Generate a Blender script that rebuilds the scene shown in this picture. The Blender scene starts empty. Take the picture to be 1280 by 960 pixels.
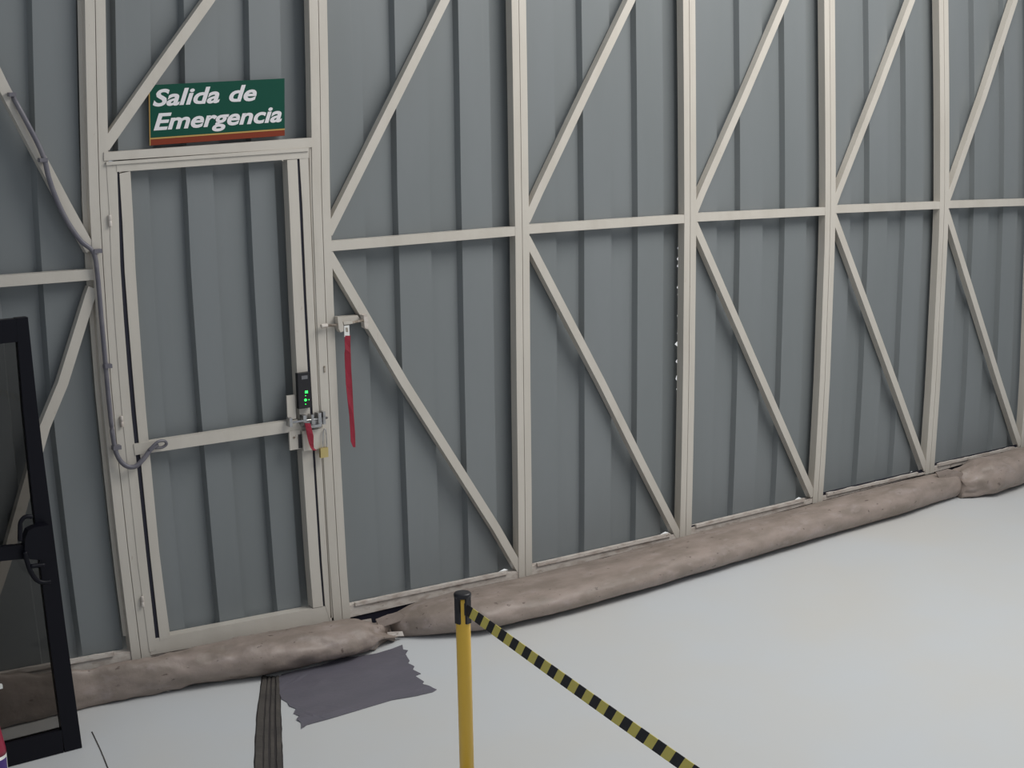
import bpy, bmesh, math, random
from mathutils import Vector, Matrix, noise
random.seed(7)
S = bpy.context.scene
COL = S.collection
# ------------------------------------------------------------------ camera
YAW, PITCH, ROLL, FPX = math.radians(34.19922), math.radians(10.90564), math.radians(-1.04158), 1808.37
CAM = Vector((-1.87995, -5.59985, 2.25302 + 0.12))
FW = Vector((math.sin(YAW)*math.cos(PITCH), math.cos(YAW)*math.cos(PITCH), -math.sin(PITCH)))
_r = Vector((math.cos(YAW), -math.sin(YAW), 0)); _u = _r.cross(FW)
c_, s_ = math.cos(ROLL), math.sin(ROLL)
RT = c_*_r + s_*_u; UP = -s_*_r + c_*_u
cd = bpy.data.cameras.new('camera'); cam = bpy.data.objects.new('camera', cd); COL.objects.link(cam)
M = Matrix((RT, UP, -FW)).transposed().to_4x4(); M.translation = CAM
cam.matrix_world = M
cd.sensor_width = 36; cd.lens = 36*FPX/1280; cd.clip_start = .05; cd.clip_end = 200
S.camera = cam
# ------------------------------------------------------------------ light
w = bpy.data.worlds.new('world'); S.world = w; w.use_nodes = True
bg = w.node_tree.nodes['Background']; bg.inputs[0].default_value = (.86, .92, 1, 1); bg.inputs[1].default_value = .40
def area(name, loc, target, sx, sy, power, col):
    d = bpy.data.lights.new(name, 'AREA'); d.shape = 'RECTANGLE'; d.size = sx; d.size_y = sy; d.energy = power; d.color = col
    o = bpy.data.objects.new(name, d); COL.objects.link(o); o.location = loc
    o.rotation_euler = (Vector(target)-Vector(loc)).to_track_quat('-Z', 'Y').to_euler(); return o
area('roof_light', (3.7, -2.6, 4.9), (2.8, -.2, .8), 3.4, 2.4, 196, (1, .975, .93))
sd = bpy.data.lights.new('sun', 'SUN'); sd.energy = 4.5; sd.angle = .01; so = bpy.data.objects.new('sun', sd); COL.objects.link(so)
so.rotation_euler = Vector((.75, -math.cos(math.radians(24)), -math.sin(math.radians(24)))).to_track_quat('-Z', 'Y').to_euler()
S.view_settings.view_transform = 'Standard'; S.view_settings.look = 'None'
S.view_settings.gamma = 1; S.view_settings.use_curve_mapping = False
S.view_settings.exposure = 0
# ------------------------------------------------------------------ helpers
def ray(px, py): return FW + RT*((px-640)/FPX) - UP*((py-480)/FPX)
def P(px, py, y=0.0):
    d = ray(px, py); return CAM + d*((y-CAM.y)/d.y)
def G(px, py, z=0.0):
    d = ray(px, py); return CAM + d*((z-CAM.z)/d.z)
def interp(pts, t):            # pts [(t,v)...] sorted, extrapolates
    if len(pts) == 1: return pts[0][1]
    i = 0
    while i < len(pts)-2 and t > pts[i+1][0]: i += 1
    (a, x), (b, y) = pts[i], pts[i+1]
    return x+(y-x)*(t-a)/(b-a)
def pline(pp, y=0.0):          # picture points -> x as a function of height on the plane y
    q = sorted((P(a, b, y).z, P(a, b, y).x) for a, b in pp)
    return lambda z: interp(q, z)
def link(name, bm, mat, parent=None, smooth=False, bevel=0):
    if bevel:
        es = [e for e in bm.edges if len(e.link_faces) == 2 and e.calc_face_angle(0) > .6]
        bmesh.ops.bevel(bm, geom=es, offset=bevel, segments=1, affect='EDGES', clamp_overlap=True)
    bmesh.ops.recalc_face_normals(bm, faces=bm.faces)
    me = bpy.data.meshes.new(name); bm.to_mesh(me); bm.free()
    for m in (mat if isinstance(mat, (list, tuple)) else [mat]): me.materials.append(m)
    if smooth:
        for p in me.polygons: p.use_smooth = True
    o = bpy.data.objects.new(name, me); COL.objects.link(o)
    if parent is not None:
        o.parent = parent; o.matrix_parent_inverse = Matrix.Translation(parent.location).inverted() if parent.parent is None and parent.type == 'EMPTY' else Matrix.Identity(4)
    return o
def sub(name, bm, mat, part, **k):   # sub-part of a part (part mesh holds world coordinates)
    return link(name, bm, mat, part, **k)
def thing(name, label, cat, loc, group=None, kind=None):
    o = bpy.data.objects.new(name, None); COL.objects.link(o); o.location = loc; o.empty_display_size = .1
    if label: o['label'] = label
    if cat: o['category'] = cat
    if group: o['group'] = group
    if kind: o['kind'] = kind
    return o
def tag(o, label, cat, group=None):
    o['label'] = label; o['category'] = cat
    if group: o['group'] = group
    return o
def box(bm, x0, x1, y0, y1, z0, z1):
    v = [bm.verts.new((x, y, z)) for x in (x0, x1) for y in (y0, y1) for z in (z0, z1)]
    for f in ((0,1,3,2),(4,6,7,5),(0,4,5,1),(2,3,7,6),(0,2,6,4),(1,5,7,3)): bm.faces.new([v[i] for i in f])
    return v
def prism(bm, poly, y0, y1):   # poly [(x,z)] extruded between two planes
    a = [bm.verts.new((x, y0, z)) for x, z in poly]; b = [bm.verts.new((x, y1, z)) for x, z in poly]
    n = len(poly)
    bm.faces.new(a); bm.faces.new(b[::-1])
    for i in range(n): bm.faces.new((a[i], a[(i+1) % n], b[(i+1) % n], b[i]))
def chain(bm, L, R, y0, y1):   # strip between two point lists [(x,z)]
    rows = []
    for l, r in zip(L, R):
        rows.append([bm.verts.new((l[0], y0, l[1])), bm.verts.new((r[0], y0, r[1])), bm.verts.new((r[0], y1, r[1])), bm.verts.new((l[0], y1, l[1]))])
    for a, b in zip(rows, rows[1:]):
        for i in range(4): bm.faces.new((a[i], a[(i+1) % 4], b[(i+1) % 4], b[i]))
    bm.faces.new(rows[0]); bm.faces.new(rows[-1][::-1])
def tube(bm, pts, r, n=10, closed=True):
    pts = [Vector(p) for p in pts]; rings = []; N = len(pts)
    up = Vector((0, 0, 1))
    for i, p in enumerate(pts):
        t = (pts[min(i+1, N-1)]-pts[max(i-1, 0)]).normalized()
        a = t.cross(up)
        if a.length < .05: a = t.cross(Vector((0, 1, 0)))
        a.normalize(); b = t.cross(a); up = b if False else up
        rr = r[i] if isinstance(r, (list, tuple)) else r
        rings.append([bm.verts.new(p+a*math.cos(k*2*math.pi/n)*rr+b*math.sin(k*2*math.pi/n)*rr) for k in range(n)])
    for A, B in zip(rings, rings[1:]):
        for k in range(n): bm.faces.new((A[k], A[(k+1) % n], B[(k+1) % n], B[k]))
    bm.faces.new(rings[0]); bm.faces.new(rings[-1][::-1])
def lathe(bm, prof, c, n=28):
    rings = []
    for r, z in prof: rings.append([bm.verts.new((c[0]+r*math.cos(k*2*math.pi/n), c[1]+r*math.sin(k*2*math.pi/n), z)) for k in range(n)])
    for A, B in zip(rings, rings[1:]):
        for k in range(n): bm.faces.new((A[k], A[(k+1) % n], B[(k+1) % n], B[k]))
    bm.faces.new(rings[0][::-1]); bm.faces.new(rings[-1])
def spline(pts, k=6):
    pts = [Vector(p) for p in pts]; out = []
    for i in range(len(pts)-1):
        p0, p1, p2, p3 = pts[max(i-1, 0)], pts[i], pts[i+1], pts[min(i+2, len(pts)-1)]
        for j in range(k):
            t = j/k
            out.append(.5*((2*p1)+(p2-p0)*t+(2*p0-5*p1+4*p2-p3)*t*t+(3*p1-p0-3*p2+p3)*t**3))
    out.append(pts[-1]); return out
NB = lambda: bmesh.new()
# ------------------------------------------------------------------ materials
def srgb(r, g, b):
    f = lambda c: (c/12.92 if c <= .04045 else ((c+.055)/1.055)**2.4)
    return (f(r/255), f(g/255), f(b/255), 1)
def mat(name, col, rough=.5, metal=0, var=None, scale=(6, 6, 6), amt=.5, bump=0, bscale=60, spec=.5, ramp=(.4, .65), emit=None, extra=None):
    m = bpy.data.materials.new(name); m.use_nodes = True; nt = m.node_tree; b = nt.nodes['Principled BSDF']
    b.inputs['Roughness'].default_value = rough; b.inputs['Metallic'].default_value = metal
    b.inputs['Specular IOR Level'].default_value = spec
    b.inputs['Base Color'].default_value = col
    tc = nt.nodes.new('ShaderNodeTexCoord')
    last = None
    def layer(prev, c2, sc, lo, hi, am, detail=6):
        mp = nt.nodes.new('ShaderNodeMapping'); mp.inputs['Scale'].default_value = sc
        nt.links.new(tc.outputs['Object'], mp.inputs[0])
        n = nt.nodes.new('ShaderNodeTexNoise'); n.inputs['Scale'].default_value = 1; n.inputs['Detail'].default_value = detail
        nt.links.new(mp.outputs[0], n.inputs['Vector'])
        r = nt.nodes.new('ShaderNodeMapRange'); r.inputs[1].default_value = lo; r.inputs[2].default_value = hi; r.inputs[4].default_value = am
        nt.links.new(n.outputs[0], r.inputs[0])
        mx = nt.nodes.new('ShaderNodeMix'); mx.data_type = 'RGBA'
        nt.links.new(r.outputs[0], mx.inputs[0])
        if prev is None: mx.inputs[6].default_value = col
        else: nt.links.new(prev, mx.inputs[6])
        mx.inputs[7].default_value = c2
        return mx.outputs[2]
    if var: last = layer(None, var, scale, ramp[0], ramp[1], amt)
    for e in (extra or []): last = layer(last, *e)
    if last: nt.links.new(last, b.inputs['Base Color'])
    if bump:
        n = nt.nodes.new('ShaderNodeTexNoise'); n.inputs['Scale'].default_value = bscale; n.inputs['Detail'].default_value = 4
        nt.links.new(tc.outputs['Object'], n.inputs['Vector'])
        bp = nt.nodes.new('ShaderNodeBump'); bp.inputs['Strength'].default_value = bump; bp.inputs['Distance'].default_value = .01
        nt.links.new(n.outputs[0], bp.inputs['Height']); nt.links.new(bp.outputs[0], b.inputs['Normal'])
    if emit:
        b.inputs['Emission Color'].default_value = emit[0]; b.inputs['Emission Strength'].default_value = emit[1]
    return m
cream = mat('cream_paint', (.545, .51, .455, 1), .42, var=(.47, .435, .38, 1), scale=(9, 9, 2), amt=.6, ramp=(.42, .7), bump=.08, bscale=25,
            extra=[((.30, .22, .16, 1), (60, 60, 22), .70, .78, .6)])
cream_dirty = mat('cream_paint_worn', (.60, .55, .50, 1), .5, var=(.36, .29, .25, 1), scale=(14, 30, 40), amt=.8, ramp=(.48, .68), bump=.25, bscale=40,
            extra=[((.14, .10, .08, 1), (40, 60, 90), .66, .74, .8)])
sheetm = mat('grey_blue_cladding', (.188, .204, .211, 1), .42, var=(.170, .186, .190, 1), scale=(3, 3, .7), amt=.8, ramp=(.35, .65), bump=.03, bscale=8,
             extra=[((.21, .22, .22, 1), (50, 50, 1.2), .62, .8, .25), ((.1, .1, .09, 1), (90, 90, 60), .76, .8, .5)])
floorm = mat('pale_epoxy_floor', (.61, .605, .585, 1), .42, var=(.60, .62, .635, 1), scale=(1.1, 1.1, 1), amt=1, ramp=(.35, .65), bump=.02, bscale=6, spec=.35,
             extra=[((.50, .47, .42, 1), (14, 30, 1), .68, .85, .22), ((.25, .22, .2, 1), (120, 120, 1), .8, .84, .5)])
bolst = mat('brown_canvas', (.315, .255, .222, 1), .5, var=(.22, .18, .15, 1), scale=(5, 14, 14), amt=.85, ramp=(.38, .62), bump=.35, bscale=30,
            extra=[((.37, .31, .29, 1), (9, 22, 22), .56, .72, .6), ((.09, .06, .05, 1), (24, 50, 50), .665, .71, .8), ((.5, .44, .4, 1), (70, 70, 70), .74, .79, .5)])
black = mat('black_powder_coat', (.004, .004, .008, 1), .45, spec=.2)
blackp = mat('black_plastic', (.012, .011, .014, 1), .4)
gapm = mat('gap_black', (.008, .008, .02, 1), .6)  # plain black for the stile gaps and the added daylight plates
yellow = mat('yellow_paint', (.76, .47, .05, 1), .33, var=(.66, .40, .04, 1), scale=(12, 12, 3), amt=.5)
beltY = mat('yellow_webbing', (.66, .56, .13, 1), .7, bump=.2, bscale=300)
beltK = mat('black_webbing', (.012, .012, .016, 1), .75, bump=.2, bscale=300)
tapem = mat('grey_cloth_tape', (.138, .130, .157, 1), .5, var=(.10, .10, .12, 1), scale=(5, 14, 3), amt=.35, bump=.12, bscale=45)
steel = mat('zinc_steel', (.55, .55, .56, 1), .3, 1, var=(.3, .28, .26, 1), scale=(40, 40, 40), amt=.6)
rusty = mat('worn_steel', (.22, .17, .13, 1), .5, .5, var=(.48, .44, .38, 1), scale=(40, 40, 40), amt=.9)
redm = mat('red_webbing', (.30, .012, .035, 1), .65, var=(.20, .008, .02, 1), scale=(30, 30, 8), amt=.8, bump=.2, bscale=200)
brass = mat('brass', (.62, .50, .22, 1), .35, .8)
conduitm = mat('grey_conduit', (.13, .125, .15, 1), .42, var=(.2, .19, .2, 1), scale=(20, 20, 20), amt=.5)
jointm = mat('grimy_joint', (.085, .075, .066, 1), .75, var=(.05, .045, .042, 1), scale=(9, 9, 9), amt=.8, ramp=(.35, .65), bump=.3, bscale=40)
jointd = mat('dark_joint', (.035, .030, .03, 1), .7)
signG = mat('sign_green', (.002, .062, .040, 1), .5, spec=.2); signR = mat('sign_red', (.20, .035, .015, 1), .5, spec=.2); signO = mat('sign_gold', (.45, .28, .08, 1), .4)
white = mat('sign_white', (.72, .70, .72, 1), .4)
greenled = mat('green_led', (.05, .6, .1, 1), .4, emit=((.02, 1, .08, 1), 3))
greyp = mat('grey_label', (.16, .16, .17, 1), .4)
whiteb = mat('white_plastic', (.75, .75, .72, 1), .35); redp = mat('red_plastic', (.3, .02, .05, 1), .35); purp = mat('purple_print', (.07, .03, .2, 1), .4)
concrete = mat('outdoor_concrete', (.88, .87, .84, 1), .8, bump=.1)
def glassmat():
    m = bpy.data.materials.new('tinted_glass'); m.use_nodes = True; nt = m.node_tree; nt.nodes.clear()
    out = nt.nodes.new('ShaderNodeOutputMaterial'); mx = nt.nodes.new('ShaderNodeMixShader'); t = nt.nodes.new('ShaderNodeBsdfTransparent')
    g = nt.nodes.new('ShaderNodeBsdfGlossy'); g.inputs['Roughness'].default_value = .02; fr = nt.nodes.new('ShaderNodeFresnel'); fr.inputs[0].default_value = 1.25
    t.inputs[0].default_value = (.56, .55, .54, 1)
    nt.links.new(fr.outputs[0], mx.inputs[0]); nt.links.new(t.outputs[0], mx.inputs[1]); nt.links.new(g.outputs[0], mx.inputs[2]); nt.links.new(mx.outputs[0], out.inputs[0])
    return m
glassm = glassmat()
# ------------------------------------------------------------------ setting
bm = NB(); box(bm, -7, 14, -9, .25, -.1, 0); fl = link('floor', bm, floorm); fl['kind'] = 'structure'
bm = NB(); box(bm, -7, 14, .25, 12, -.1, -.01); o = link('ground_outside', bm, concrete); o['kind'] = 'structure'
crk = spline([G(115, 915, .0004), G(124, 934, .0004), G(130, 948, .0004), G(137, 966, .0004)], 5)
bm = NB(); tube(bm, crk, .0025, 6); link('crack', bm, jointm, fl)
ZB, ZT = .12, 3.45
FD = .048                     # depth of the frame tubes
B = {                         # joint line between neighbouring leaves, picture points
 0: [(119,0),(121,120),(124,240),(130,350),(140,500),(161.5,700),(177,824)],
 1: [(398,0),(400,100),(402,240),(406,360),(411,480),(416.5,590),(424,720),(428,772)],
 2: [(648.5,0),(650.5,120),(652,240),(653,290),(654.5,480),(656,600),(657,722)],
 3: [(861.5,0),(862.5,120),(863,240),(863,290),(861,480),(859,590),(857,672)],
 4: [(1037,0),(1038,120),(1038.5,240),(1037.5,300),(1031,480),(1026,570),(1022,628)],
 5: [(1179.5,0),(1181,120),(1181,240),(1179.5,290),(1170,480),(1162,592)],
 6: [(1296,0),(1297,120),(1296,240),(1287,480),(1281,560)],
}
BX = {k: pline(v) for k, v in B.items()}
FZ = {k: max(.06, P(*v[-1]).z) for k, v in B.items()}; FZ[-1] = FZ[0]
FZ[1] = P(428, 775).z
BX[-1] = lambda z: BX[0](z) - 1.03
RAIL = {0: ((0,352),(119,343)), 2: ((412,308),(645,289)), 3: ((660,286.7),(858,273.5)), 4: ((868,272),(1034,264)), 5: ((1043,261.7),(1176,256.5)), 6: ((1186,255.7),(1290,252.5))}
BOT = {0: ((88,825),(165,811)), 1: ((187,806),(425,765)), 2: ((440,754),(648,711)), 3: ((668,705),(850,664)), 4: ((864,657.5),(1015,621)), 5: ((1030,617.5),(1158,588)), 6: ((1167,581),(1273,557))}
def seg2(pp, y=0):
    a, b = P(*pp[0], y), P(*pp[1], y); return lambda x: a.z+(b.z-a.z)*(x-a.x)/(b.x-a.x)
railz = {k: seg2(v) for k, v in RAIL.items()}
botz = {k: seg2(v) for k, v in BOT.items()}
DIAGS = {
 0: [[(-60,-25),(5,109),(53,200),(82,255),(114,313)], [(117,360),(113,371),(79,480),(57,533),(31,622),(12,690),(-25,800)]],
 1: [[(128,184),(196,92),(262,0),(300,-55)]],
 2: [[(409,292),(437,240),(497,120),(557,0),(640,-160)], [(408,318),(507,480),(621,660),(653,712)]],
 3: [[(657,276),(675,240),(732,120),(790,0),(850,-120)], [(658,298),(754,480),(802,577),(850,672)]],
 4: [[(867,267),(879,240),(932,120),(983,0),(1035,-120)], [(867,278),(956,480),(1017,620)]],
 5: [[(1041,258),(1049,240),(1096,120),(1141,0),(1185,-120)], [(1041,268),(1120,480),(1158,587)]],
 6: [[(1184,252),(1189,240),(1231,120),(1270,0),(1310,-120)], [(1183,264),(1251,480),(1276,557)]],
}
def bar_path(pts, w):          # centre points (x,z) -> left and right edges at a constant width
    L, R = [], []
    for i, p in enumerate(pts):
        a, b = pts[max(i-1, 0)], pts[min(i+1, len(pts)-1)]
        t = Vector((b[0]-a[0], b[1]-a[1])).normalized(); n = Vector((-t.y, t.x))*w/2
        L.append((p[0]+n.x, p[1]+n.y)); R.append((p[0]-n.x, p[1]-n.y))
    return L, R
def zs(z0, z1, n): return [z0+(z1-z0)*i/n for i in range(n+1)]
PER = [(0, 1), (.030, 0), (.50, 0), (.56, 1), (.97, 1)]   # one rib period: fraction, depth (0 = crown near the room)
YC, YP = .052, .082
def cladding(parent, fl_, fr_, z0f, z1, ribs, right_gap=None, notch=None, name='cladding_sheet'):
    """ribs: list of (u, depth)"""
    bm = NB(); nz = 180 if right_gap else 14
    if notch: ribs = sorted(ribs[:-1]+[(.894, 1), (.8955, 1), (.93, 1), (.9545, 1), (.956, 1)])+[(1, 1)]
    lay = []
    for dy in (0, .0015):
        rows = []
        for j in range(nz+1):
            row = []
            for u, d in ribs:
                xm = fl_(z0f(0))+(fr_(z0f(0))-fl_(z0f(0)))*u
                zb = z0f(xm)-.03
                if notch and .895 < u < .955: zb += .004+(.010 if u == .93 else 0)
                z = zb+(z1-zb)*j/nz
                xl, xr = fl_(z), fr_(z)
                if right_gap and u > .999: xr += right_gap(z)
                row.append(bm.verts.new((xl+(xr-xl)*u, YC+(YP-YC)*d+dy, z)))
            rows.append(row)
        lay.append(rows)
        for a, b in zip(rows, rows[1:]):
            for i in range(len(a)-1): bm.faces.new((a[i], a[i+1], b[i+1], b[i]))
    f, k = lay; n = len(ribs)
    for i in range(n-1):
        bm.faces.new((f[0][i], f[0][i+1], k[0][i+1], k[0][i])); bm.faces.new((f[-1][i], f[-1][i+1], k[-1][i+1], k[-1][i]))
    for j in range(nz):
        bm.faces.new((f[j][0], f[j+1][0], k[j+1][0], k[j][0])); bm.faces.new((f[j][-1], f[j+1][-1], k[j+1][-1], k[j][-1]))
    return link(name, bm, sheetm, parent)
def ribset(offs, per, crown=.5, sl=.012, n=3, groove=True):
    out = [(0, 1)]
    for i in range(n):
        u = offs+per*i
        out += [(u, 1), (u+sl, 0), (u+sl+per*crown, 0), (u+2*sl+per*crown, 1)]
    out = [p for p in out if 0 <= p[0] <= 1]
    out.append((1, 1)); return out
LAB = {0: 'metal door leaf left of the emergency door, partly behind the black framed glass door',
 1: 'metal leaf holding the emergency door, green sign above the header',
 2: 'braced metal leaf directly right of the emergency door, with the long red ribbon',
 3: 'second braced metal leaf right of the emergency door, daylight specks along its right post',
 4: 'third braced metal leaf right of the emergency door',
 5: 'fourth braced metal leaf from the emergency door, standing where the long brown bolster ends',
 6: 'braced metal leaf at the right edge of the view, above the short brown bolster'}
LEAF = {}
SW = .040
for n in range(0, 7):
    lf, rf = BX[n-1] if n else BX[-1], BX[n]
    t = thing('hangar_door_leaf', LAB[n], 'door leaf', ((lf(1)+rf(1))/2, 0, ZB), 'framed metal leaves of the hangar door')
    LEAF[n] = t
    g = .0015
    for side in (0, 1):
        zz = zs(FZ[n-1] if side == 0 else FZ[n], ZT, 14); bm = NB()
        if side == 0: chain(bm, [(lf(z)+g, z) for z in zz], [(lf(z)+SW, z) for z in zz], 0, FD)
        else:
            ws = SW if n != 1 else .043
            chain(bm, [(rf(z)-ws, z) for z in zz], [(rf(z)-g, z) for z in zz], 0, FD)
        link('stile', bm, cream, t, bevel=.0025)
    x0, x1 = lf(.2)+SW, rf(.2)-SW
    # bottom rail and its flashing
    if n != 1:
        bz = botz[n]; bm = NB()
        za, zb_ = FZ[n-1]+.002, FZ[n]+.002
        prism(bm, [(lf(za)+SW, za), (rf(zb_)-SW, zb_), (rf(zb_)-SW, bz(x1)-.012), (lf(za)+SW, bz(x0)-.012)], .004, FD-.002)
        link('bottom_rail', bm, cream_dirty, t, bevel=.003)
        bm = NB(); m_ = 22; L, R = [], []
        for i in range(m_+1):
            x = x0+.03+(x1-x0-.10)*i/m_; zt_ = bz(x)
            L.append((x, zt_+random.uniform(-.002, .003))); R.append((x, zt_-.016))
        chain(bm, L, R, -.004, .010); link('flashing', bm, cream_dirty, t)
    bm = NB(); box(bm, lf(.1)+.004, rf(.1)-.004, .012, .018, .002, FZ[n]+.03); link('daylight_block', bm, gapm, t)  # black plate added under the bottom rail to block daylight
    # cross rail
    if n in railz:
        rz = railz[n]; xa, xb = lf(1.7)+SW-.002, rf(1.7)-SW+.002; h = .0215; bm = NB()
        prism(bm, [(xa, rz(xa)-h), (xb, rz(xb)-h), (xb, rz(xb)+h), (xa, rz(xa)+h)], .001, FD-.004); link('cross_rail', bm, cream, t, bevel=.0025)
    bm = NB(); box(bm, lf(ZT)+SW, rf(ZT)-SW, .001, FD-.004, ZT-.045, ZT); link('top_rail', bm, cream, t, bevel=.0025)
    for k, dg in enumerate(DIAGS[n]):
        pts = [(P(a, b).x, P(a, b).z) for a, b in dg]
        # the part above the frame is carried on to the opposite top corner
        if dg[0][1] < 0 or dg[-1][1] < 0:
            e = 0 if dg[0][1] < 0 else -1; q = pts[1] if e == 0 else pts[-2]
            s = (ZT-.05-q[1])/(pts[e][1]-q[1]); nx = q[0]+(pts[e][0]-q[0])*s
            nx = max(lf(ZT)+SW+.02, min(rf(ZT)-SW-.02, nx)); pts[e] = (nx, ZT-.05)
        # keep ends between the stiles
        pts = [(max(lf(z)+SW-.012, min(rf(z)-SW+.012, x)), z) for x, z in pts] if n else [(min(rf(z)-SW+.012, x), z) for x, z in pts]
        L, R = bar_path(pts, .041); bm = NB(); chain(bm, L, R, .002+.0006*k, FD-.006)
        link('diagonal_brace', bm, cream, t, bevel=.0025)
    if n != 1:
        rg = (lambda z: -.004-.035*max(0, noise.noise(Vector((z*34, 4, 1)))+.02) if .8 < z < 1.85 else -.0005) if n == 3 else None
        cladding(t, lf, (lambda z, rf=rf: rf(z)), botz[n], ZT, ribset(.052, .323), right_gap=rg,
                 notch=(.885, .97) if n in (2, 3, 4, 5) else None) if n != 0 else \
        cladding(t, lf, rf, botz[n], ZT, ribset(.12, .325))
strip_L0 = [(97,0),(102,240),(108,350),(120,500),(141.5,700),(154,795)]
# little lips of torn flashing by the daylight slits
# ------------------------------------------------------------------ leaf 1: header, sheet above, door
t = LEAF[1]; lf, rf = BX[0], BX[1]
def quad(pp, y0, y1, bm=None):
    bm = bm or NB(); prism(bm, [(P(a, b, y0).x, P(a, b, y0).z) for a, b in pp], y0, y1); return bm
link('header', quad([(130,190.5),(391,172),(391,184),(130,201)], -.004, FD), cream, t, bevel=.002)
sl_ = seg2(((130,190),(391,172)))
cladding(t, lf, rf, lambda x: 2.215, ZT, ribset(.09, .295, n=4))
strip_px_args = None
D1 = thing('door_1', 'emergency exit door of grey ribbed metal with a cream frame and electronic lock', 'door', (P(187, 815).x, 0, ZB), None, 'structure')
def strip_px(name, Lp, Rp, y0, y1, m, parent, bevel=.002, z0=None):
    fL, fR = pline(Lp, y0), pline(Rp, y0)
    zlo = P(*Lp[-1], y0).z; zhi = P(*Lp[0], y0).z; zlo2 = P(*Rp[-1], y0).z; zhi2 = P(*Rp[0], y0).z
    k = 10; L = [(fL(zlo+(zhi-zlo)*i/k), zlo+(zhi-zlo)*i/k) for i in range(k+1)]; R = [(fR(zlo2+(zhi2-zlo2)*i/k), zlo2+(zhi2-zlo2)*i/k) for i in range(k+1)]
    bm = NB(); chain(bm, L, R, y0, y1); return link(name, bm, m, parent, bevel=bevel)
yd = -.002
CL = [(133,203),(136,240),(140,350),(151,500),(172,700),(187,815)]
CR = [(146,202),(147.5,240),(151,350),(162.5,500),(183.5,700),(196,813)]
SL = [(149.5,217),(151.5,240),(156.5,350),(168.5,500),(188.5,700),(200,801)]
SR = [(163,214),(165,240),(170,350),(181,500),(200,700),(213,797)]
S2L = [(359,200),(361,240),(366,360),(372,480),(380,600),(388,720),(391.5,760)]
S2R = [(371.5,199),(373.5,240),(379,360),(385.5,480),(393,600),(400.5,720),(404,758)]
C2L = [(374.5,198),(377.5,240),(382.5,360),(389,480),(396,600),(403.5,720),(406.5,757)]
C2R = [(385,184),(387,240),(391.5,360),(397,480),(403,590),(410.5,720),(413.5,779)]
strip_px('hinge_stile', CL, CR, yd, FD, cream, D1); strip_px('inner_stile', SL, SR, yd, FD, cream, D1)
strip_px('inner_stile', S2L, S2R, yd, FD, cream, D1); strip_px('lock_stile', C2L, C2R, yd, FD, cream, D1)
strip_px('gap_strip', CR, SL, .003, FD, gapm, D1, 0); strip_px('gap_strip', S2R, C2L, .003, FD, gapm, D1, 0)  # black strips filling the gaps between outer and inner stiles
link('top_rail', quad([(146,201.5),(386.3,184),(386.3,197.5),(146,215)], yd-.0015, FD+.001, None), cream, D1, bevel=.0025)
link('drip_rail', quad([(133,202.5),(386,184.8),(386,189),(133,206.5)], -.010, -.0022), cream, D1, bevel=.001)
link('bottom_rail', quad([(190,799),(411,757),(413,778),(188,819)], yd+.001, FD), cream, D1, bevel=.0025)
link('threshold_strip', quad([(184,815),(428,770),(428,776),(184,822)], .004, FD-.001), cream_dirty, D1, bevel=.001)
link('mid_rail', quad([(167,555),(372,524.5),(378,538),(169,569)], yd-.003, .03), cream, D1, bevel=.0025)
strip_px('edge_trim', strip_L0, [(a_+8, b_) for a_, b_ in strip_L0], .030, .034, cream, LEAF[0], 0)
# lower jamb filler on the lock side of the leaf
strip_px('lock_jamb', [(386.5,176),(388,240),(392.5,360),(398,480),(404,590),(411.5,720),(415,777)], [(390,176),(392,240),(396,360),(401.5,480),(407.5,590),(415,720),(419,776)], .004, FD, cream, LEAF[1], .001)
fSL, fS2 = pline(SL, .05), pline(S2R, .05)
cladding(D1, fSL, fS2, lambda x: P(212, 800).z, 2.175, ribset(.345-.355, .355, crown=.42, n=3))
for hx, hy in ((137.5, 276), (152, 527), (178, 752)):
    c = P(hx, hy, -.006); bm = NB(); lathe(bm, [(.006, c.z-.022), (.0065, c.z-.02), (.0065, c.z-.001), (.0055, c.z), (.0065, c.z+.001), (.0065, c.z+.02), (.005, c.z+.023)], (c.x, -.007), 12)
    link('hinge', bm, cream_dirty, D1, True)
# electronic lock
a, b = P(373, 466, -.02), P(388.5, 510, -.02)
def boxpx(x0, y0, x1, y1, yf, yb, bm=None):   # upright box whose front face covers the given picture box
    cx, cy = (x0+x1)/2, (y0+y1)/2
    bm = bm or NB(); A, Bq = P(x0, cy, yf), P(x1, cy, yf); Z1, Z0 = P(cx, y0, yf).z, P(cx, y1, yf).z
    box(bm, A.x, Bq.x, yf, yb, Z0, Z1); return bm
lk = link('electronic_lock', boxpx(373, 466, 388.5, 510.5, -.026, -.0025), blackp, D1, bevel=.004)
sub('display', boxpx(377, 469.5, 384.5, 474, -.0268, -.0255), greyp, lk)
sub('led', boxpx(381.5, 488.5, 384.8, 491.5, -.0275, -.0255), greenled, lk)
c = P(382, 500, -.027); bm = NB(); tube(bm, [(c.x, -.0255, c.z), (c.x, -.0275, c.z)], .0055, 12); sub('led', bm, greenled, lk)
for ox, oy in ((0, -5.5), (0, 5), (4.3, -.5)):
    bm = boxpx(381.7+ox, 499.8+oy, 382.4+ox, 500.6+oy, -.0272, -.0255); sub('led', bm, greenled, lk)
pl = link('lock_plate', boxpx(359, 494, 369.5, 524, -.006, -.0015+.002), cream, D1, bevel=.001)
pl = link('lock_plate', boxpx(362, 538, 376, 562, -.008, .002), cream, D1, bevel=.001)
c = P(367.5, 547, -.008); bm = NB(); tube(bm, [(c.x, -.0075, c.z), (c.x, -.0105, c.z)], .005, 10); sub('keyhole', bm, rusty, pl)
link('lock_recess', boxpx(373.5, 543, 379, 560, -.012, -.004), blackp, D1)
lb = link('lock_case', boxpx(379, 537, 407, 562, -.024, -.0025), cream, D1, bevel=.003)
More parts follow.
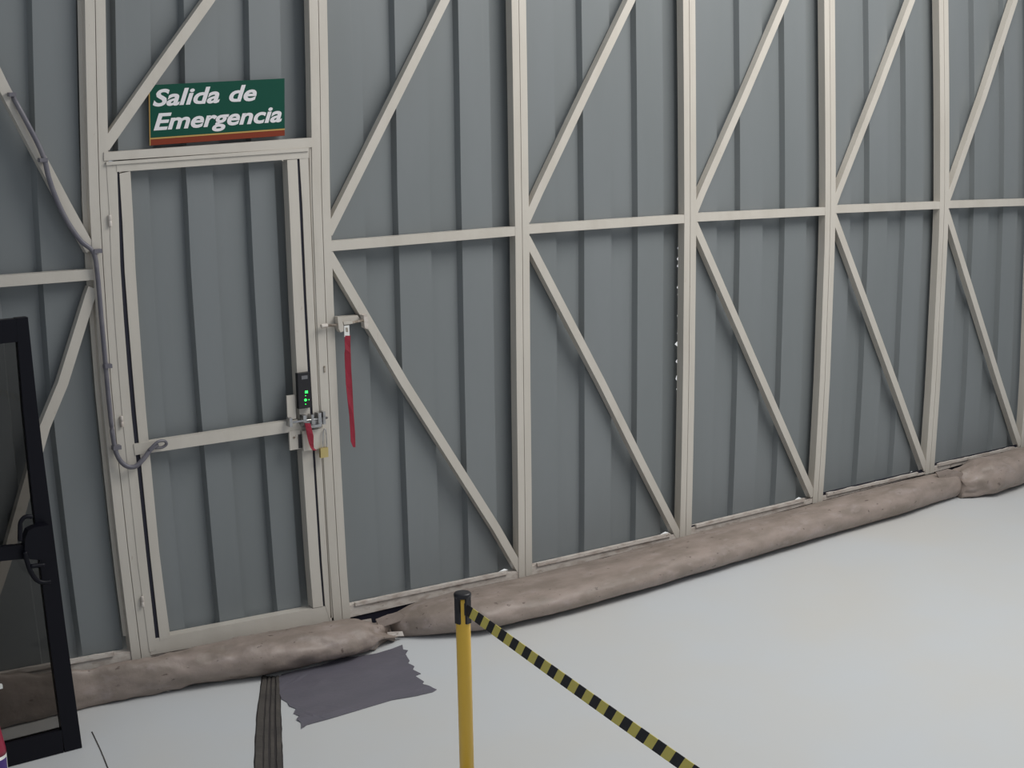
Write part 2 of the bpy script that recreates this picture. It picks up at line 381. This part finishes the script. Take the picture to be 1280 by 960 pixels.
# slide bolt
p0, p1 = P(362, 528.5, -.034), P(409, 522, -.034)
sb = NB(); tube(sb, [p0, p1], .0055, 10); sb_o = link('slide_bolt', sb, steel, D1, True)
for bx_, w_, hh in ((364, 3.5, 11), (381.5, 4, 13), (391, 3, 12), (400, 4, 14), (405.5, 3, 16)):
    cy = 528.5-(bx_-362)*.138; sub('bracket', boxpx(bx_-w_/2, cy-hh/2, bx_+w_/2, cy+hh/2, -.040, -.006), steel, sb_o, bevel=.002)
sub('bolt_handle', boxpx(387, 531, 402, 534.5, -.044, -.026), steel, sb_o, bevel=.002)
sub('backing', boxpx(378, 523, 404, 532, -.028, -.0045), steel, sb_o, bevel=.002)
# padlock
c = P(405.5, 566, -.034)
pk = thing('padlock', 'brass padlock hanging below the chrome slide bolt of the emergency door', 'padlock', (c.x, c.y, c.z-.02))
link('body', boxpx(401, 560, 410.5, 572, -.042, -.026), brass, pk, bevel=.003)
q = [P(403.5, 560.5, -.034), P(403.8, 545, -.034), P(405, 537, -.034), P(407, 537, -.034), P(408, 545, -.034), P(408.5, 560.5, -.034)]
bm = NB(); tube(bm, spline(q, 4), .0022, 8); link('shackle', bm, steel, pk, True)
# ribbons
def ribbon(name, label, rows, y, parent=None):
    bm = NB(); k = []
    for i, (xa, xb, py, dy) in enumerate(rows):
        A, Bq = P(xa, py, y+dy), P(xb, py, y-dy)
        k.append([bm.verts.new(A), bm.verts.new(Bq), bm.verts.new(Bq+Vector((0, .0018, 0))), bm.verts.new(A+Vector((0, .0018, 0)))])
    for a_, b_ in zip(k, k[1:]):
        for i in range(4): bm.faces.new((a_[i], a_[(i+1) % 4], b_[(i+1) % 4], b_[i]))
    bm.faces.new(k[0]); bm.faces.new(k[-1][::-1])
    return tag(link(name, bm, redm), label, 'ribbon')
ribbon('red_strap', 'short twisted red strap tied to the slide bolt of the emergency door', [(381,388,529,0),(382,389.5,535,.001),(384,392,545,.003),(386.5,392,555,.001),(388.5,392.5,560,-.002),(391,396,563,-.002)], -.046)
ribbon('red_ribbon', 'long narrow red ribbon hanging from the upper bolt on the first braced leaf',
       [(431,438.2,419.5,0),(431,438,427,.001),(431.5,438.2,436,-.001),(430.8,438.5,442,.002),(431.5,439,460,.003),(432.5,440.3,480,.001),(434.5,441.3,500,-.002),(436.8,442.3,520,.002),(438,443.8,540,.001),(438.6,444.2,552,0),(441.5,444.3,559,0)], -.030)
# upper bolt on leaf 2
t = LEAF[2]
link('bolt_support', quad([(416,397.5),(447,394),(452,401),(416,406.5)], .004, FD-.008), cream, t, bevel=.002)
bm = NB(); tube(bm, [P(404, 407.5, -.022), P(430, 405.5, -.022), P(459, 399.5, -.022)], .0055, 10); bb = link('barrel_bolt', bm, rusty, t, True)
sub('bracket', quad([(422,396),(426,396),(429.5,407),(429.5,414),(426,415.5),(423.5,411)], -.032, .004), cream, bb, bevel=.002)
sub('bracket', quad([(454.5,394),(458.5,393),(461,404),(459.5,411.5),(456,410)], -.028, .004), cream_dirty, bb, bevel=.002)
bm = NB(); tube(bm, [P(401.5, 408, -.022), P(409, 407, -.022)], .010, 10); sub('knob', bm, cream_dirty, bb)
sub('bolt_tab', quad([(430.2,407),(436.5,406.5),(437.2,421),(430.6,421)], -.030, -.027), whiteb, bb)
sub('bolt_cover', quad([(429.5,402.5),(440.5,401.5),(441,404.5),(430,406)], -.034, -.024), cream, bb, bevel=.001)
sub('tab_slot', quad([(432,409.5),(434.8,409.5),(435.2,415),(432.6,415)], -.0308, -.0303), rusty, bb)
# scar in the lock stile
c = P(405.5, 461, -.002); bm = NB(); box(bm, c.x-.003, c.x+.004, -.0035, .001, c.z-.016, c.z+.012); link('keyhole_slot', bm, rusty, LEAF[1], bevel=.001)
# ------------------------------------------------------------------ sign
ys = .030
TL, TR, BL, BR = P(187, 108.5, ys), P(355, 98, ys), P(187.5, 182, ys), P(356, 171.5, ys)
ux = ((TR-TL)+(BR-BL)).normalized(); W_ = ((TR-TL).length+(BR-BL).length)/2; H_ = ((TL-BL).length+(TR-BR).length)/2
uz = Vector((0, 1, 0)).cross(ux)*-1; uz = uz if uz.z > 0 else -uz
SG = thing('emergency_exit_sign', 'green sign reading Salida de Emergencia standing on the header of the emergency door', 'sign', ((BL.x+BR.x)/2, ys, BL.z))
uz = ((TL-BL)+(TR-BR)).normalized()
Ms = Matrix((ux, uz, Vector((0, -1, 0)))).transposed().to_4x4(); Ms.translation = BL
def sgbox(name, x0, x1, z0, z1, d0, d1, m, bev=0):
    bm = NB(); box(bm, x0, x1, z0, z1, d0, d1); bmesh.ops.transform(bm, matrix=Ms, verts=bm.verts); return link(name, bm, m, SG, bevel=bev)
sgbox('board', 0, W_, .030, H_, 0, .006, signG, .001)
sgbox('gold_line', 0, W_, .024, .030, 0, .0062, signO); sgbox('red_band', 0, W_, 0, .024, 0, .0061, signR, .001)
sgbox('side_edge', -.003, 0, 0, H_, 0, .007, signO)
def textmesh(t, size):
    cu = bpy.data.curves.new('letter', 'FONT'); cu.body = t; cu.size = size; cu.shear = .26; cu.offset = size*.027; cu.extrude = .0004; cu.resolution_u = 4; cu.space_word = 1.1
    ob = bpy.data.objects.new('tmp', cu); COL.objects.link(ob); bpy.context.view_layer.update()
    me = bpy.data.meshes.new_from_object(ob.evaluated_get(bpy.context.evaluated_depsgraph_get())); bpy.data.objects.remove(ob)
    return me, [v.co.x for v in me.vertices]
def letters(txt, x, z, width, size):
    full, xs = textmesh(txt, size); x_ = min(xs); k = width/(max(xs)-x_)
    for i, ch in enumerate(txt):
        if ch == ' ': continue
        n0 = len(textmesh(txt[:i], size)[1]) if i else 0          # vertices of the glyphs before this one
        px = textmesh(txt[:i+1], size)[1]; me, gx = textmesh(ch, size)
        dx = max(px[n0:])-max(gx)
        for v in me.vertices: v.co = Ms @ Vector(((v.co.x+dx-x_)*k+x, v.co.y+z, v.co.z+.0068))
        me.materials.clear(); me.materials.append(white); o = bpy.data.objects.new('letter', me); COL.objects.link(o)
        o.parent = SG; o.matrix_parent_inverse = Matrix.Translation(SG.location).inverted()
def loc(px, py):
    v = Ms.inverted() @ P(px, py, ys-.007); return v.x, v.y
a, b = loc(191, 132.5), loc(321, 125); letters('Salida de', a[0], (a[1]+b[1])/2, b[0]-a[0], .090)
a, b = loc(192, 162), loc(352.5, 152); letters('Emergencia', a[0], (a[1]+b[1])/2, b[0]-a[0], .090)
# ------------------------------------------------------------------ conduit
cp = [(6,100,.062),(11,112,.030),(21,130,-.008),(34,154,-.014),(48,181,-.016),(56,201,-.018),(61,222,-.018),(71,250,-.014),(85,278,-.014),(101,301,-.016),(117,316,-.018),(122,345,-.016),(126,390,-.016),(130.5,440,-.016),(136,500,-.016),(141.5,548,-.018),(147,570,-.022),(157,582,-.030),(169,583,-.034),(180,573,-.034),(188,562,-.030),(197,555.5,-.026)]
pts = spline([P(*c) for c in cp], 8)
c0 = P(122, 345, -.016)
CO = thing('cable_conduit', 'grey flexible cable conduit running down the brace and looping to the emergency door rail', 'conduit', tuple(c0))
bm = NB(); tube(bm, pts, .0098, 10); link('hose', bm, conduitm, CO, True)
bm = NB(); rr = spline([P(186,563,-.036), P(196,553,-.040), P(205,551,-.036), P(208,555,-.030), P(203,559,-.026), P(194,560,-.024)], 6)
tube(bm, rr, .0062, 8); link('cable_loop', bm, conduitm, CO, True)
for cx, cy, w_ in ((15, 118, 7), (54, 200, 8), (122, 314, 8), (135, 458, 7), (146, 560, 8)):
    bm = boxpx(cx-w_/2, cy-2.5, cx+w_/2+2, cy+2.5, -.030, -.0015); link('clip', bm, conduitm, CO, bevel=.003)
# ------------------------------------------------------------------ brown bolsters
def SLP(px, py):
    d = ray(px, py); return -d.z/d.y
def bolster(label, st, seed, pinch0, pinch1, lump=1.0, P0=.5):
    """st: (px, upper py, lower py)"""
    W = []
    for px, yu, yl in st:
        g = G(px, yl, 0); T = P(px, yu, -.03); W.append((px, T.x, g.y, T.z, yl))
    bm = NB(); rings = []; n = 36; steps = []
    for a, b in zip(W, W[1:]):
        k = max(2, int(abs(b[1]-a[1])/.013))
        for j in range(k): f = j/k; steps.append([a[i]+(b[i]-a[i])*f for i in range(5)])
    steps.append(list(W[-1])); N = len(steps)
    x0, x1 = steps[0][1], steps[-1][1]
    for px, X, yf, zt, yl in steps:
        e = 1.0
        if pinch0: e = min(e, P0+(1-P0)*min(1, abs(X-x0)/.20)**.7)
        if pinch1: e = min(e, .40+.60*min(1, abs(X-x1)/.20)**.6)
        m_ = SLP(px, yl); K = zt-m_*.03; K2 = m_*yf; S_ = (K+K2)/2+m_*.012; D_ = (K-K2)/2
        aa, bb_, cc = 2*m_*m_, 2*S_*m_, S_*S_-D_*D_
        w_ = (-bb_+math.sqrt(max(0, bb_*bb_-4*aa*cc)))/(2*aa); w_ = max(.03, min(.25, w_)); h = max(.03, S_+m_*w_)*1.05; cy = -.012-w_
        w0, h0 = w_, h; w_ *= e; h *= e; cy = -.012-w0*(1+(1-e)*.3)
        r_ = []
        for q in range(n):
            a = q*2*math.pi/n; ca, sa = math.cos(a), math.sin(a)
            yy = math.copysign(abs(ca)**.95, ca)*w_; zz = math.copysign(abs(sa)**.95, sa)*h
            v = Vector((X*1.0, yy*8, zz*8+seed))
            d = noise.noise(Vector((X*5, yy*12, zz*12+seed)))*.010*lump+noise.noise(Vector((X*16, yy*26, zz*26+seed)))*.004*lump-abs(noise.noise(Vector((X*9+yy*5, yy*14, zz*14+seed*2))))*.016*lump+.002
            fold = (1-e)*noise.noise(Vector((X*7, a*2.6, seed)))*.14
            s = 1+(d+fold)/max(h, .03)
            X2 = X+(noise.noise(Vector((a*1.5, seed, X*3)))*.03 if e < .9 else 0)
            z = max(.002, h+zz*s*(1 if zz > 0 else 1))
            r_.append(bm.verts.new((X2, min(cy+yy*s, -.008), z)))
        rings.append(r_)
    for A, Bq in zip(rings, rings[1:]):
        for k in range(n): bm.faces.new((A[k], A[(k+1) % n], Bq[(k+1) % n], Bq[k]))
    bm.faces.new(rings[0][::-1]); bm.faces.new(rings[-1])
    o = link('draught_bolster', bm, bolst, None, True); tag(o, label, 'bolster', 'brown draught bolsters along the foot of the hangar door')
    return o, steps
lo0 = G(0, 888); 
b1, s1 = bolster('brown bolster lying under the emergency door, its crumpled end at the grey tape',
   [(-260,905,940),(-120,884,915),(0,864,893),(50,855,890),(100,841,886),(160,829,875),(220,817,863),(300,800,850),(340,792,843),(400,781,829),(440,775,818),(478,774,800)], 1.3, False, True)
b2, s2 = bolster('longest brown bolster, running from the yellow post to the fifth leaf',
   [(484,769,797),(510,758,799),(560,744,798),(640,727,780),(740,703,753),(900,661,706),(1000,636,677),(1100,610,649),(1150,598,633),(1180,592,624)], 5.1, True, False, .22, .93)
b3, s3 = bolster('short brown bolster at the far right with a rumpled open end',
   [(1183,587,625),(1205,578,626),(1240,571,615),(1280,561,601),(1330,548,584),(1420,525,552)], 9.2, True, False, .8, .8)
# hem of the long bolster, torn scraps between the bolsters
def hem(st, x0, x1, name='hem'):
    pass
def scrap(par, pp, y, z=None, m=cream_dirty, name='torn_scrap'):
    bm = NB(); v = [P(a, b, y+random.uniform(-.004, .004)) for a, b in pp]
    f = [bm.verts.new(p) for p in v]; k = [bm.verts.new(p+Vector((0, .006, -.002))) for p in v]; n = len(v)
    bm.faces.new(f); bm.faces.new(k[::-1])
    for i in range(n): bm.faces.new((f[i], f[(i+1) % n], k[(i+1) % n], k[i]))
    o = link(name, bm, m); o.parent = par; return o
scrap(b2, [(443,777),(464,773),(465,778),(444,782)], -.05)
scrap(b2, [(484,790),(503,789),(505,795),(485,796)], -.16)
scrap(b2, [(470,774),(485,768),(498,765),(512,772),(495,779),(474,785)], -.13, m=bolst)
scrap(b3, [(1162,598),(1172,596),(1173,602),(1165,606)], -.10)
scrap(b3, [(1170,590),(1185,586),(1202,590),(1212,600),(1196,603),(1178,605)], -.14, m=bolst)
# ------------------------------------------------------------------ floor joint and tape
JL = [G(327, 846), G(320, 900), G(317, 960), G(312, 1080)]; JR = [G(350, 846), G(352, 900), G(354, 960), G(357, 1080)]
JT = thing('expansion_joint_strip', 'grimy dark ridged joint strip running across the floor from the bolster', 'joint strip', tuple((JL[1]+JR[1])/2))
def jstrip(name, f0, f1, z, m):
    bm = NB(); k = []
    for l, r in zip(spline(JL, 10), spline(JR, 10)):
        a = l.lerp(r, f0)+Vector((random.uniform(-.0015, .0015), 0, 0)); b = l.lerp(r, f1)+Vector((random.uniform(-.0015, .0015), 0, 0))
        k.append([bm.verts.new((a.x, a.y, 0.0005)), bm.verts.new((a.x+.002, a.y, z)), bm.verts.new((b.x-.002, b.y, z)), bm.verts.new((b.x, b.y, .0005))])
    for A, Bq in zip(k, k[1:]):
        for i in range(4): bm.faces.new((A[i], A[(i+1) % 4], Bq[(i+1) % 4], Bq[i]))
    bm.faces.new(k[0]); bm.faces.new(k[-1][::-1]); link(name, bm, m, JT)
jstrip('base_strip', 0, 1, .002, jointd)
for f0, f1, z in ((.04, .30, .006), (.34, .50, .004), (.56, .72, .004), (.78, .96, .006)): jstrip('ridge', f0, f1, z, jointm)
top = [(347,850),(352,843),(372,838),(400,832),(430,822),(445,821),(470,817),(490,811),(503,806)]
rt = [(504,812),(510,813),(507,818),(512,826),(510,829),(518,833),(516,837),(526,842),(519,845),(530,852),(528,855),(538,859),(546,862)]
bt = [(541,865),(520,870),(490,875),(450,887),(410,899),(384,906)]
lf_ = [(377,911),(376,903),(371,900),(374,895),(367,892),(370,886),(362,883),(359,878),(352,874),(350,868),(346,866),(347,858)]
poly = [G(a, b, .002) for a, b in top+rt+bt+lf_]
bm = NB(); f = bm.faces.new([bm.verts.new(p) for p in poly]); bmesh.ops.triangulate(bm, faces=[f])
bmesh.ops.subdivide_edges(bm, edges=bm.edges[:], cuts=3, use_grid_fill=True)
bmesh.ops.triangulate(bm, faces=bm.faces[:])
for v in bm.verts:
    v.co.z = .003+max(0, noise.noise(Vector((v.co.x*3+v.co.y*1.0, v.co.y*14, 2)))-.12)*.010
r = bmesh.ops.extrude_face_region(bm, geom=bm.faces[:])
for v in [g_ for g_ in r['geom'] if isinstance(g_, bmesh.types.BMVert)]: v.co.z -= .002
o = link('duct_tape_patch', bm, tapem, None); tag(o, 'wide patch of grey tape with ragged ends stuck to the pale floor', 'tape')
# ------------------------------------------------------------------ stanchion
ZS = .93
c = G(578, 741, ZS); R0 = .0225; cx, cy = c.x, c.y
ST = thing('barrier_post', 'yellow barrier post with a black head in front of the long brown bolster', 'post', (cx, cy, 0))
bm = NB(); lathe(bm, [(R0, .02), (R0, ZS-.072), (R0, ZS-.012)], (cx, cy)); link('pole', bm, yellow, ST, True)
bm = NB(); lathe(bm, [(.17, 0), (.17, .008), (.15, .018), (.05, .028), (.03, .04)], (cx, cy), 40); link('base', bm, blackp, ST, True)
bm = NB(); lathe(bm, [(.0245, ZS-.014), (.0265, ZS-.012), (.0268, ZS-.002), (.024, ZS+.001), (.015, ZS+.0022), (.004, ZS+.0024)], (cx, cy)); link('cap', bm, blackp, ST, True)
toc = (Vector((CAM.x-cx, CAM.y-cy, 0))).normalized(); ang0 = math.atan2(toc.y, toc.x)
for k in range(4):
    a = ang0+math.pi/4+k*math.pi/2; d = Vector((math.cos(a), math.sin(a), 0)); s = Vector((-d.y, d.x, 0))
    bm = NB(); v = []
    for zz in (ZS-.092, ZS-.010):
        for q in ((.010, -.0125), (.0262, -.0095), (.0262, .0095), (.010, .0125)): v.append(bm.verts.new(Vector((cx, cy, zz))+d*q[0]*(1.0)+s*q[1]))
    for i in range(4): bm.faces.new((v[i], v[(i+1) % 4], v[4+(i+1) % 4], v[4+i]))
    bm.faces.new(v[:4]); bm.faces.new(v[4:][::-1]); link('belt_slot', bm, blackp, ST, bevel=.001)
zb = ZS-.045
E0 = G(587, 762, zb); E1 = G(866, 961, zb)
dirb = Vector((E1.x-cx, E1.y-cy, 0)).normalized(); st_ = Vector((cx, cy, zb))+dirb*.022
L_ = 1.9; per = None
import mathutils
bm = NB(); seg = []; wB = .038
tot = (Vector((E1.x, E1.y, 0))-Vector((st_.x, st_.y, 0))).length
PN = tot/32.2; ns = int(L_/PN)
nrm = Vector((-dirb.y, dirb.x, 0))*.0009
for i in range(ns+1):
    p = st_+dirb*PN*i; sag = -.006*math.sin(math.pi*i/ns); tw = dirb*PN*.38
    seg.append([bm.verts.new(p+nrm+Vector((0, 0, sag-wB/2))-tw), bm.verts.new(p+nrm+Vector((0, 0, sag+wB/2))+tw), bm.verts.new(p-nrm+Vector((0, 0, sag+wB/2))+tw), bm.verts.new(p-nrm+Vector((0, 0, sag-wB/2))-tw)])
for i, (A, Bq) in enumerate(zip(seg, seg[1:])):
    for k in range(4):
        f = bm.faces.new((A[k], A[(k+1) % 4], Bq[(k+1) % 4], Bq[k])); f.material_index = 1 if i % 2 == 0 else 0
bm.faces.new(seg[0]); bm.faces.new(seg[-1][::-1]); belt = link('belt', bm, [beltY, beltK], ST)
bm = NB(); tube(bm, [st_-dirb*.004-Vector((0, 0, .019)), st_-dirb*.004+Vector((0, 0, .019))], .007, 8); link('belt_outlet', bm, blackp, ST)
# second post that holds the far end of the belt, outside the frame
e = st_+dirb*PN*ns; e2 = Vector((e.x, e.y, 0))+dirb*.022
# ------------------------------------------------------------------ glass door on the left
gy = G(103, 935).y
D2 = thing('door_2', 'black framed tinted glass door standing in front of the wall at the far left', 'door', (P(60, 940, gy).x, gy, 0), None, 'structure')
oR = [(35,397),(48,520),(66,660),(84,800),(103,936)]; iR = [(20,397),(30,520),(45,660),(62,800),(81,938)]
fO, fI = pline(oR, gy), pline(iR, gy); z1 = P(35, 396.5, gy).z; z0 = max(.002, P(103, 936, gy).z)
zz = zs(z0, z1, 10); bm = NB(); chain(bm, [(fI(z), z) for z in zz], [(fO(z), z) for z in zz], gy, gy+.035); link('stile', bm, black, D2, bevel=.002)
XL = -1.25
ft, fb = seg2(((0,400.5),(20,398.5)), gy), seg2(((8,958),(81,940)), gy)
bm = NB(); xa, xb = XL, fI(z1); prism(bm, [(xa, ft(xa)-.083), (xb, ft(xb)-.083), (xb, ft(xb)), (xa, ft(xa))], gy+.0005, gy+.0345); link('top_rail', bm, black, D2, bevel=.002)
xb = fI(.1); bm = NB(); prism(bm, [(xa, .002), (xb, .002), (xb, .092), (xa, .092)], gy+.0005, gy+.0345); link('bottom_rail', bm, black, D2, bevel=.002)
zz = zs(z0, z1, 4); bm = NB(); box(bm, XL-.045, XL, gy, gy+.035, .002, ft(XL)); link('stile', bm, black, D2, bevel=.002)
zz = zs(.09, z1-.08, 8); bm = NB(); chain(bm, [(XL, z) for z in zz], [(fI(z)+.004, z) for z in zz], gy+.014, gy+.020); link('pane', bm, glassm, D2)
mz = seg2(((0,692),(40,688)), gy-.02); xb = P(42, 690, gy).x
bm = NB(); prism(bm, [(XL, mz(XL)-.026), (xb, mz(xb)-.026), (xb, mz(xb)+.026), (XL, mz(XL)+.026)], gy-.03, gy-.001); link('push_bar', bm, black, D2, bevel=.006)
hb = NB(); prism(hb, [(P(a, b, gy-.03).x, P(a, b, gy-.03).z) for a, b in [(30,672),(34,662),(42,658),(60,655),(62,698),(52,699),(36,698),(29,694)]], gy-.045, gy-.001); hd = link('lock_body', hb, black, D2, bevel=.006)
for pp in ([(40,646),(32,646),(26,652),(25,662),(25,676)], [(31,690),(34,703),(39,716),(46,725),(54,728),(63,727)], [(38,708),(56,706)]):
    bm = NB(); tube(bm, spline([P(a, b, gy-.05) for a, b in pp], 5), .0085, 8); sub('pull_loop', bm, black, hd, smooth=True)
# ------------------------------------------------------------------ bottle at the left edge
bp = G(-7, 985)
BT = thing('spray_bottle', 'red and white bottle with a purple label just showing at the bottom left corner', 'bottle', tuple(bp))
rB = .05
bx0 = P(-7, 940, bp.y); zc = P(0, 940, bp.y).z; zt_ = P(0, 915, bp.y).z
cx2 = P(8.5, 950, bp.y).x-rB
bm = NB(); lathe(bm, [(rB*.96, 0), (rB, .01), (rB, zc)], (cx2, bp.y), 28); link('body', bm, whiteb, BT, True)
bm = NB(); lathe(bm, [(rB, zc), (rB*.98, zc+.02), (rB*.7, zt_+.03), (.015, zt_+.045)], (cx2, bp.y), 28); link('shoulder', bm, redp, BT, True)
bm = NB(); lathe(bm, [(.012, zt_+.045), (.012, P(0, 862, bp.y).z), (.016, P(0, 860, bp.y).z), (.016, P(0, 854, bp.y).z)], (cx2, bp.y), 14)
xn = P(2.5, 857, bp.y); box(bm, cx2-.01, xn.x, bp.y-.008, bp.y+.008, xn.z-.008, xn.z+.006); link('spray_head', bm, whiteb, BT)
bm = NB(); n = 14; k = []
for i in range(n+1):
    a = math.radians(-150+i*8.5)
    k.append([bm.verts.new((cx2+math.cos(a)*r_, bp.y+math.sin(a)*r_, z)) for r_, z in ((rB+.0008, .03), (rB+.0008, zc-.012), (rB-.001, zc-.012), (rB-.001, .03))])
for A, Bq in zip(k, k[1:]):
    for i in range(4): bm.faces.new((A[i], A[(i+1) % 4], Bq[(i+1) % 4], Bq[i]))
link('label_print', bm, purp, BT)
# ------------------------------------------------------------------ wall beyond the leaves
def ribwall(name, x0, x1, z0, z1):
    bm = NB(); x = x0; f = []
    prof = [(0, 1), (.012, 0), (.17, 0), (.182, 1)]
    while x < x1-.01:
        for dx, d in prof:
            if x+dx <= x1: f.append((x+dx, YC+(YP-YC)*d))
        x += .33
    f.append((x1, YP)); a = []
    for dy in (0, .002): a.append([[bm.verts.new((X, Y+dy, z)) for X, Y in f] for z in (z0, z1)])
    for lo, hi in a:
        for i in range(len(f)-1): bm.faces.new((lo[i], lo[i+1], hi[i+1], hi[i]))
    for e_ in (0, 1):
        for i in range(len(f)-1): bm.faces.new((a[0][e_][i], a[0][e_][i+1], a[1][e_][i+1], a[1][e_][i]))
    o = link(name, bm, sheetm); o['kind'] = 'structure'
YC, YP = YC+.035, YP+.035
ribwall('wall_back', BX[6](1)-.06, 13, 0, 4.6); ribwall('wall_left', -6, BX[-1](1)-.08, 0, 4.6); ribwall('wall_upper', BX[-1](1)-.08, BX[6](1)+.06, ZT+.01, 4.6)
